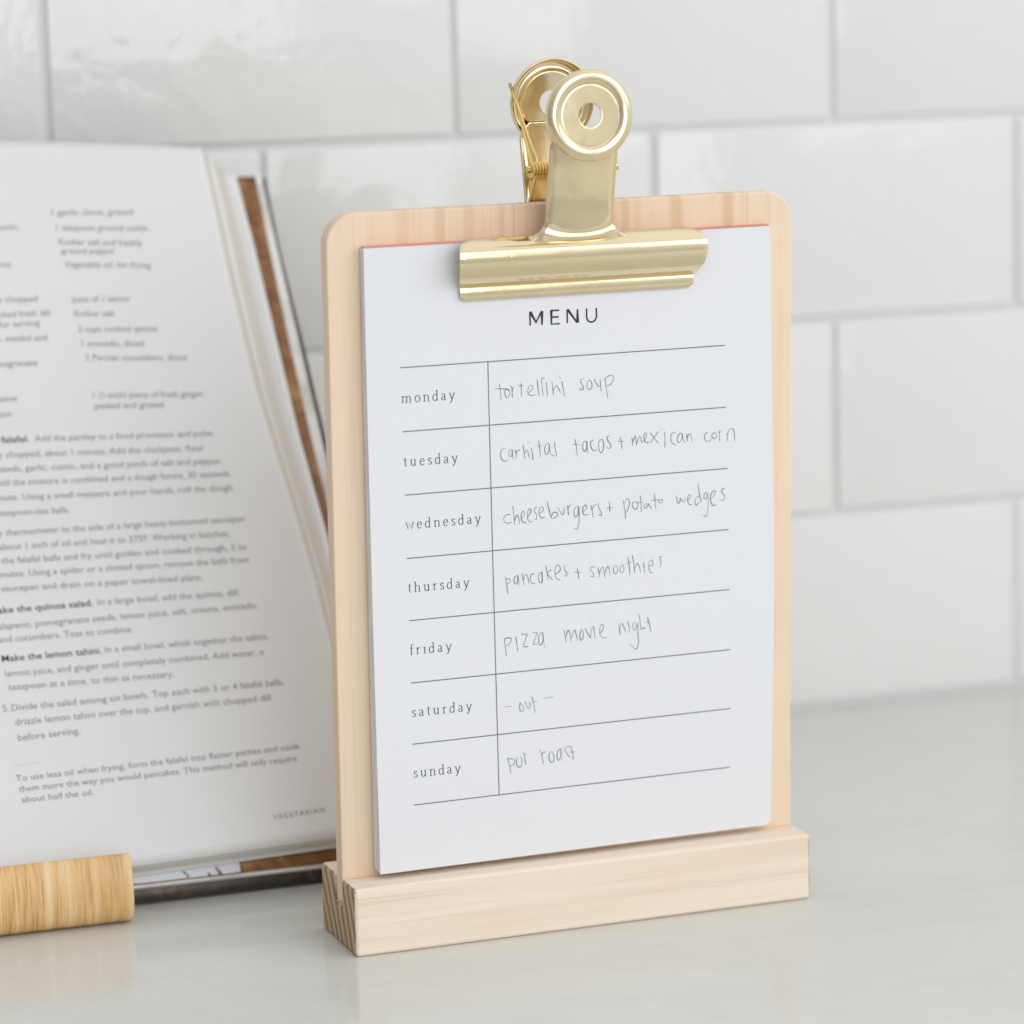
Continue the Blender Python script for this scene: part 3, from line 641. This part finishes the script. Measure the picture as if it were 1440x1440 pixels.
# cheeks pierced by the pivot rod
for mirror in (False, True):
    sg = -1 if mirror else 1
    cx = CS-1.2 if not mirror else CS+.6
    for side in (1,):
        x = cx+side*(10.5 if not mirror else 9.6)
        w0 = 12.6 if not mirror else 15.2
        tri = [(w0-1.8, 206.5), (w0+1.6, 222.5), (w0-.5, 224), (1.5, 219.8), (-1.6, 217.8), (-1.6, 215.2), (2, 213)]
        v = [(x, y, w*sg) for w, y in tri]+[(x+.6*side, y, w*sg) for w, y in tri]
        n_ = len(tri); f = [(i, (i+1) % n_, n_+(i+1) % n_, n_+i) for i in range(n_)]+[tuple(range(n_-1, -1, -1)), tuple(range(n_, 2*n_))]
        o = mesh_obj('cheek', v, f, M_BRASS, clip)
        bm = bmesh.new(); bm.from_mesh(o.data); bmesh.ops.recalc_face_normals(bm, faces=bm.faces); bm.to_mesh(o.data); bm.free()
        bevel(o, .15, 1)
# pivot rod, spring
RW, RV = -1.0, 216.6
tube('pivot_rod', [(66.2, RV, RW), (67, RV, RW), (80, RV, RW), (90, RV, RW), (94.0, RV, RW)], 0.85, M_BRASS_RAW, clip, 10)
tube('rivet_head', [(64.9, RV, RW), (65.0, RV, RW), (65.9, RV, RW), (66.0, RV, RW)], 1.25, M_BRASS_RAW, clip, 12)
tube('rivet_head', [(93.6, RV, RW), (93.8, RV, RW), (94.6, RV, RW), (94.7, RV, RW)], 1.25, M_BRASS_RAW, clip, 12)
def coil(x0, x1, turns, tail):
    pts = []
    n = int(turns*14)
    for i in range(n+1):
        a = 2*math.pi*turns*i/n; pts.append((x0+(x1-x0)*i/n, RV+1.9*math.cos(a), RW+1.9*math.sin(a)))
    return pts
c1 = coil(66.6, 73.2, 7, 1)
tube('spring', [(67.9, 237.5, -18.6), (67.6, 228, -11.0), (67.0, 221, -4.5)]+c1+[(73.4, 208, -5.4), (73.5, 201, -8.6)], 0.45, M_BRASS_RAW, clip, 8)
c2 = coil(84.5, 91.0, 7, 1)
tube('spring', [(84.2, 223, 5.5), (84.3, 219, 2.5)]+c2+[(91.2, 221, -5)], 0.45, M_BRASS_RAW, clip, 8)
tube('spring_arm', [(66.9, 241.5, -20.2), (67.9, 233, -14.6), (68.6, 225, -8.6), (69.0, 219.5, -3.4), (68.9, 215, -3.2), (68.4, 208, -6.5), (68.0, 203.5, -9.5)], 0.55, M_BRASS_RAW, clip, 8)

# thumb discs: pressed washers with a rolled rim
HR = 3.55
prof = [(HR, -0.3), (HR, -0.05), (HR+.08, 0.0), (HR+.3, 0.0), (6, 0.0), (8.6, 0.0), (8.95, 0.0), (9.05, -0.06), (9.12, 0.0), (9.3, 0.28), (9.7, 0.6), (10.3, 0.85), (11.1, 0.98), (11.9, 0.9), (12.6, 0.5), (13.1, -0.1), (13.3, -0.9), (13.3, -1.9), (13.15, -2.3),
        (12.95, -2.3), (12.8, -1.8), (12.75, -0.9), (12.4, -0.1), (11.8, 0.4), (11.1, 0.65), (10.4, 0.55), (9.8, 0.2), (9.45, -0.35), (9.2, -0.62), (9.0, -0.65), (8.6, -0.65), (6, -0.65), (HR+.3, -0.65), (HR+.08, -0.65), (HR, -0.6)]
for mirror in (False, True):
    cx, cy, cz = disc_c[mirror]
    o = lathe('thumb_disc', [(r*DR/13.3, h) for r, h in prof], 72, M_BRASS, clip, True)
    tilt = math.radians(-3) if not mirror else math.radians(3)
    o.matrix_local = Matrix.Translation(Vector((cx, cy, cz))*MM) @ Matrix.Rotation(tilt, 4, 'X') @ (Matrix.Rotation(math.pi, 4, 'Y') if mirror else Matrix.Identity(4))

# ------------------------------------------------------------------ open recipe book
TH = math.radians(32)
uo = Vector((0, -math.cos(TH), math.sin(TH))); uvv = Vector((0, math.sin(TH), math.cos(TH)))
KM = Matrix((Vector((1, 0, 0)), uvv, uo)).transposed().to_4x4(); KM.translation = Vector((0, -171, 1.5))*MM
book = empty('recipe_book', 'open white-paged recipe book leaning back on a bamboo stand, printed falafel recipe', 'cookbook', mw=KM)
def loff(x, v):
    k = max(0, min(1.1, (v-15)/260)); a = 4+20*max(0, min(1, (x+240)/180)); return 12+a*k**1.5
def pl(T, v):
    """piecewise linear through (v, value)"""
    if v <= T[0][0]: return T[0][1]+(T[1][1]-T[0][1])*(v-T[0][0])/(T[1][0]-T[0][0])
    for (a, x), (c, y) in zip(T[:-1], T[1:]):
        if v <= c: return x+(y-x)*(v-a)/(c-a)
    return T[-1][1]
E1 = [(10, -39.6), (80, -44.4), (100, -46.2), (124, -49.3), (150, -53.4), (170, -56.4), (210, -59.9), (235, -61.5), (260, -63.4)]
GX = -240.0
def topv(x): return pl([(-240, 272), (-132, 268.4), (-107.8, 265.4), (-63.4, 259.1), (-20, 254)], x)
def botv(x): return pl([(-240, 6.0), (-122, 8.4), (-54.6, 10.5), (-30, 11.5)], x)
def sheet(name, redge, off, tv, bv, m_, t=0.2, gx=GX):
    def fn(a, c):
        x = 0; v = 0
        for _ in range(4):
            v = bv(x)+(tv(x)-bv(x))*c; x = gx+(redge(v)-gx)*(1-(1-a)**1.3)
        return (x, v, off(x, v))
    o = grid(name, fn, 36, 60, m_, book); solidify(o, t, -1); return o
leaf = sheet('page', lambda v: pl(E1, v), loff, topv, botv, M_BOOKPAGE)
E2 = [(8, -33.5), (80, -40.5), (159, -45.3), (195, -47.2), (232, -51.0), (262, -53.0)]   # left side of the pale strip
E3 = [(8, -30.5), (121, -36.6), (159, -40.0), (195, -41.8), (233, -43.7), (261, -45.7)]  # its right side
NF = 7
TF = [0, .10, .20, .31, .42, .52, .62, 1.0]
for i in range(1, NF+1):
    t = TF[i]
    def redge(v, t=t):
        a = pl(E1, v); c = pl(E3, v); tt = t
        return a+(c-a)*tt+0.3*math.sin(i*2.1+v*.03)*(1-t)
    def off(x, v, t=t):
        k = max(0, min(1.1, (v-15)/260)); a = 4+20*max(0, min(1, (x+240)/180))
        return 12-5.0*t-0.05+a*k**1.5*(1-t)**1.15+1.6*t*k
    drop = 4.4*t**1.5
    sheet('page', redge, off, lambda x, t=t: topv(x)+(1.2*t if t < .8 else 5.2), lambda x, d=drop: botv(x)-d*0.42, M_BOOKPAGE if i in (3, 7) else M_BOOKPAGE2)
# photograph page, showing along the fore edge and the foot
def flat(o_): return lambda x, v: o_+1.2*max(0, v-15)/260
sheet('photograph_page', lambda v: pl([(4, -27.5), (160, -35.5), (195, -36.9), (233, -37.9), (261, -38.3)], v), flat(5.6), lambda x: 261.0, lambda x: 4.15, M_PHOTO, 0.25)
box('pale_photograph', -200, -86, 4.4, 30, 5.9, 5.97, M_PHOTO_PALE, book)
# remaining leaves, cut square
def leaf_block(name, o0, o1, edge, y0, y1, m_):
    n = 30; v = []; f = []
    for j in range(n+1):
        y = y0+(y1-y0)*j/n; x = pl(edge, y)
        z = 1.2*max(0, y-15)/260
        for (xx, zz) in ((GX, o0), (x, o0), (x, o1+z), (GX, o1+z)): v.append((xx, y, zz))
    for j in range(n):
        for q in range(4):
            f.append((4*j+q, 4*j+(q+1) % 4, 4*(j+1)+(q+1) % 4, 4*(j+1)+q))
    f.append((3, 2, 1, 0)); f.append((4*n, 4*n+1, 4*n+2, 4*n+3))
    return mesh_obj(name, v, f, m_, book)
leaf_block('page_block', 3.2, 5.2, [(3, -24.5), (160, -31.8), (195, -33.3), (233, -35.0), (261.5, -35.8)], 3.1, 261.6, M_BLOCKEDGE)
sheet('endpaper', lambda v: pl([(0, -22.5), (160, -29.6), (195, -31.2), (233, -33.2), (262, -33.6)], v), lambda x, v: 2.95, lambda x: 262.2, lambda x: -0.6, M_PHOTO_DARK, 0.2)
def cov(a, c):
    v = -1.0+263.4*c; x = -262+(pl([(0, -22.2), (160, -29.2), (195, -30.8), (233, -33.0), (262, -33.4)], v)+262)*a
    return (x, v, 2.7)
o = grid('cover', cov, 4, 40, M_COVER, book); solidify(o, 2.6, -1)
# left-hand half, out of frame
def lsh(a, c):
    x = -262-195*a; v = 6+262*c
    return (x, v, 12+14*math.sin(math.pi*min(1, a*1.1+.05))*(.3+.7*c))
o = grid('page', lsh, 20, 20, M_BOOKPAGE, book); solidify(o, 6, -1)
o = grid('cover', lambda a, c: (-262-200*a, -1+263.4*c, 2.7), 2, 2, M_COVER, book); solidify(o, 2.6, -1)
box('spine', -263, -239, -1, 262, -0.5, 9, M_COVER, book, 1.0, 2)

# printed recipe (text, x0, v0, x1, v1, class)
TEXT = [
 ["1 garlic clove, grated", -117.81, 239.07, -90.1, 236.64, 0],
 ["1 teaspoon ground cumin", -117.07, 233.45, -86.01, 230.2, 0],
 ["Kosher salt and freshly", -116.77, 228.16, -88.45, 224.92, 0],
 ["ground pepper", -116.48, 224.71, -98.08, 222.95, 0],
 ["Vegetable oil, for frying", -115.92, 219.67, -86.6, 216.62, 0],
 ["Juice of 1 lemon", -115.16, 206.78, -95.54, 205.19, 0],
 ["Kosher salt", -114.87, 201.54, -101.36, 200.26, 0],
 ["2 cups cooked quinoa", -114.41, 195.77, -87.29, 193.49, 0],
 ["1 avocado, diced", -113.89, 190.53, -92.88, 188.56, 0],
 ["2 Persian cucumbers, diced", -113.37, 185.3, -79.0, 182.1, 0],
 ["1 (1-inch) piece of fresh ginger,", -112.53, 171.54, -74.49, 168.52, 0],
 ["peeled and grated", -112.33, 167.66, -89.13, 166.01, 0],
 ["cumin,", -137.99, 235.5, -129.8, 234.96, 0],
 ["optional", -144.92, 222.47, -134.17, 221.43, 0],
 ["finely chopped", -145.34, 209.4, -126.65, 208.13, 0],
 ["packed fresh dill", -142.93, 203.69, -123.24, 202.59, 0],
 ["for serving", -141.0, 199.86, -127.06, 199.31, 0],
 ["1 jalapeno, seeded and", -153.03, 195.81, -125.37, 193.69, 0],
 ["pomegranate", -147.08, 185.9, -129.64, 185.02, 0],
 ["native", -145.35, 173.09, -138.18, 172.92, 0],
 ["onion", -147.0, 167.59, -140.79, 167.51, 0],
 ["falafel.", -145.3, 158.46, -136.04, 157.97, 1],
 ["Add the parsley to a food processor and pulse", -134.13, 157.91, -73.8, 154.32, 0],
 ["y chopped, about 1 minute. Add the chickpeas, flour", -146.92, 153.25, -77.49, 149.28, 0],
 ["seeds, garlic, cumin, and a good pinch of salt and pepper,", -147.56, 148.22, -71.82, 144.16, 0],
 ["until the mixture is combined and a dough forms, 30 seconds", -149.85, 143.35, -70.05, 139.4, 0],
 ["minute. Using a small measure and your hands, roll the dough", -151.69, 138.2, -69.81, 134.28, 0],
 ["teaspoon-size balls.", -150.03, 132.73, -125.86, 131.68, 0],
 ["y thermometer to the side of a large heavy-bottomed saucepan.", -150.46, 125.71, -66.54, 123.04, 0],
 ["about 1 inch of oil and heat it to 375F. Working in batches,", -150.87, 120.72, -73.15, 118.33, 0],
 ["the falafel balls and fry until golden and cooked through, 3 to", -150.78, 115.94, -68.04, 113.04, 0],
 ["minutes. Using a spider or a slotted spoon, remove the balls from", -154.21, 111.27, -67.98, 108.48, 0],
 ["saucepan and drain on a paper towel-lined plate.", -152.03, 106.31, -84.6, 103.77, 0],
 ["Make the quinoa salad.", -156.76, 98.81, -122.52, 98.42, 1],
 ["In a large bowl, add the quinoa, dill,", -120.83, 98.51, -72.61, 97.33, 0],
 ["jalapeno, pomegranate seeds, lemon juice, salt, onions, avocado,", -155.61, 93.24, -67.25, 92.29, 0],
 ["and cucumbers. Toss to combine.", -155.26, 88.75, -110.58, 88.02, 0],
 ["Make the lemon tahini.", -154.97, 82.05, -121.99, 81.7, 1],
 ["In a small bowl, whisk together the tahini,", -120.78, 81.83, -65.3, 81.07, 0],
 ["lemon juice, and ginger until completely combined. Add water, a", -154.48, 76.83, -67.83, 75.81, 0],
 ["teaspoon at a time, to thin as necessary.", -154.17, 72.13, -99.1, 71.22, 0],
 ["5.", -156.97, 65.07, -154.64, 65.07, 2],
 ["Divide the salad among six bowls. Top each with 3 or 4 falafel balls,", -153.95, 65.0, -62.46, 64.8, 0],
 ["drizzle lemon tahini over the top, and garnish with chopped dill", -153.45, 60.06, -67.89, 59.87, 0],
 ["before serving.", -153.24, 54.68, -132.85, 54.98, 0],
 [". . . . . . . .", -155.74, 46.44, -147.59, 46.54, 2],
 ["To use less oil when frying, form the falafel into flatter patties and cook", -155.76, 41.12, -60.71, 42.27, 3],
 ["them more the way you would pancakes. This method will only require", -155.33, 37.45, -62.34, 38.24, 3],
 ["about half the oil.", -154.9, 33.79, -131.38, 33.88, 3],
 ["VEGETARIAN", -73.53, 19.01, -55.94, 19.78, 4]]
def set_text(s, x0, v0, x1, v1, size, m_, bold=False, spread=1.0):
    cu = bpy.data.curves.new('printed_line', 'FONT'); cu.body = s; cu.size = size; cu.resolution_u = 2
    cu.space_character = spread
    if bold: cu.offset = size*0.008
    ob = bpy.data.objects.new('tmp', cu); col.objects.link(ob)
    dg = bpy.context.evaluated_depsgraph_get()
    me = bpy.data.meshes.new_from_object(ob.evaluated_get(dg))
    bpy.data.objects.remove(ob)
    xs = [v.co.x for v in me.vertices]; w = max(xs)-min(xs); xm = min(xs)
    L = math.hypot(x1-x0, v1-v0); ca, sa = (x1-x0)/L, (v1-v0)/L; k = L/w
    for v in me.vertices:
        a = (v.co.x-xm)*k; y = v.co.y
        X = x0+a*ca-y*sa; V = v0+a*sa+y*ca
        v.co = Vector((X, V, loff(X, V)+0.09))*MM
    me.materials.clear(); me.materials.append(m_)
    o = bpy.data.objects.new('printed_line', me); col.objects.link(o); o.parent = leaf
    return o
for s, x0, v0, x1, v1, c in TEXT:
    if c == 0: set_text(s, x0, v0, x1, v1, 3.3, M_BOOKINK)
    elif c == 1: set_text(s, x0, v0, x1, v1, 3.3, M_BOOKBOLD, True)
    elif c == 2: set_text(s, x0, v0, x1, v1, 3.3, M_OCHRE if '.' in s and len(s) > 4 else M_GREYINK, True)
    elif c == 3: set_text(s, x0, v0, x1, v1, 3.0, M_BOOKINK)
    else: set_text(s, x0, v0, x1, v1, 2.5, M_BOOKINK, False, 1.25)

# ------------------------------------------------------------------ bamboo book stand
bs = empty('bamboo_book_stand', 'golden bamboo book stand with curled front lip holding the open recipe book', 'book stand', loc=(-159, -184, 0))
def lip(a, c):
    return None
P = [(8, 1.3), (8, 0.15), (-1, 0.15), (-4.0, 0.6), (-6.6, 2.2), (-8.4, 5.2), (-9.0, 9.5), (-8.8, 14), (-8.0, 17.5), (-6.8, 21.2), (-5.6, 22.9), (-4.0, 23.1), (-3.0, 22.3), (-3.3, 19), (-3.6, 14), (-3.0, 8.6), (-0.4, 4.2), (2.6, 2.4), (5, 1.4)]
lipo = prism('front_lip', P, -230, 33.5, M_BAMBOO, bs, 0.8, 3)
for x_ in (-150, -20):
    box('foot_rail', x_, x_+14, 27, 105, 0.15, 9, M_BAMBOO, bs, 1, 2)
box('cross_rail', -170, 10, 105.3, 115, 0.15, 12, M_BAMBOO, bs, 1, 2)
bk = box('back_panel', -170, 10, -8, -3, 2, 190, M_BAMBOO, bs, 1, 2)
bk.location = Vector((0, 12+9, -0.5))*MM; bk.rotation_euler = (-TH, 0, 0)
bk.location = Vector((0, 26.0, 4.5))*MM
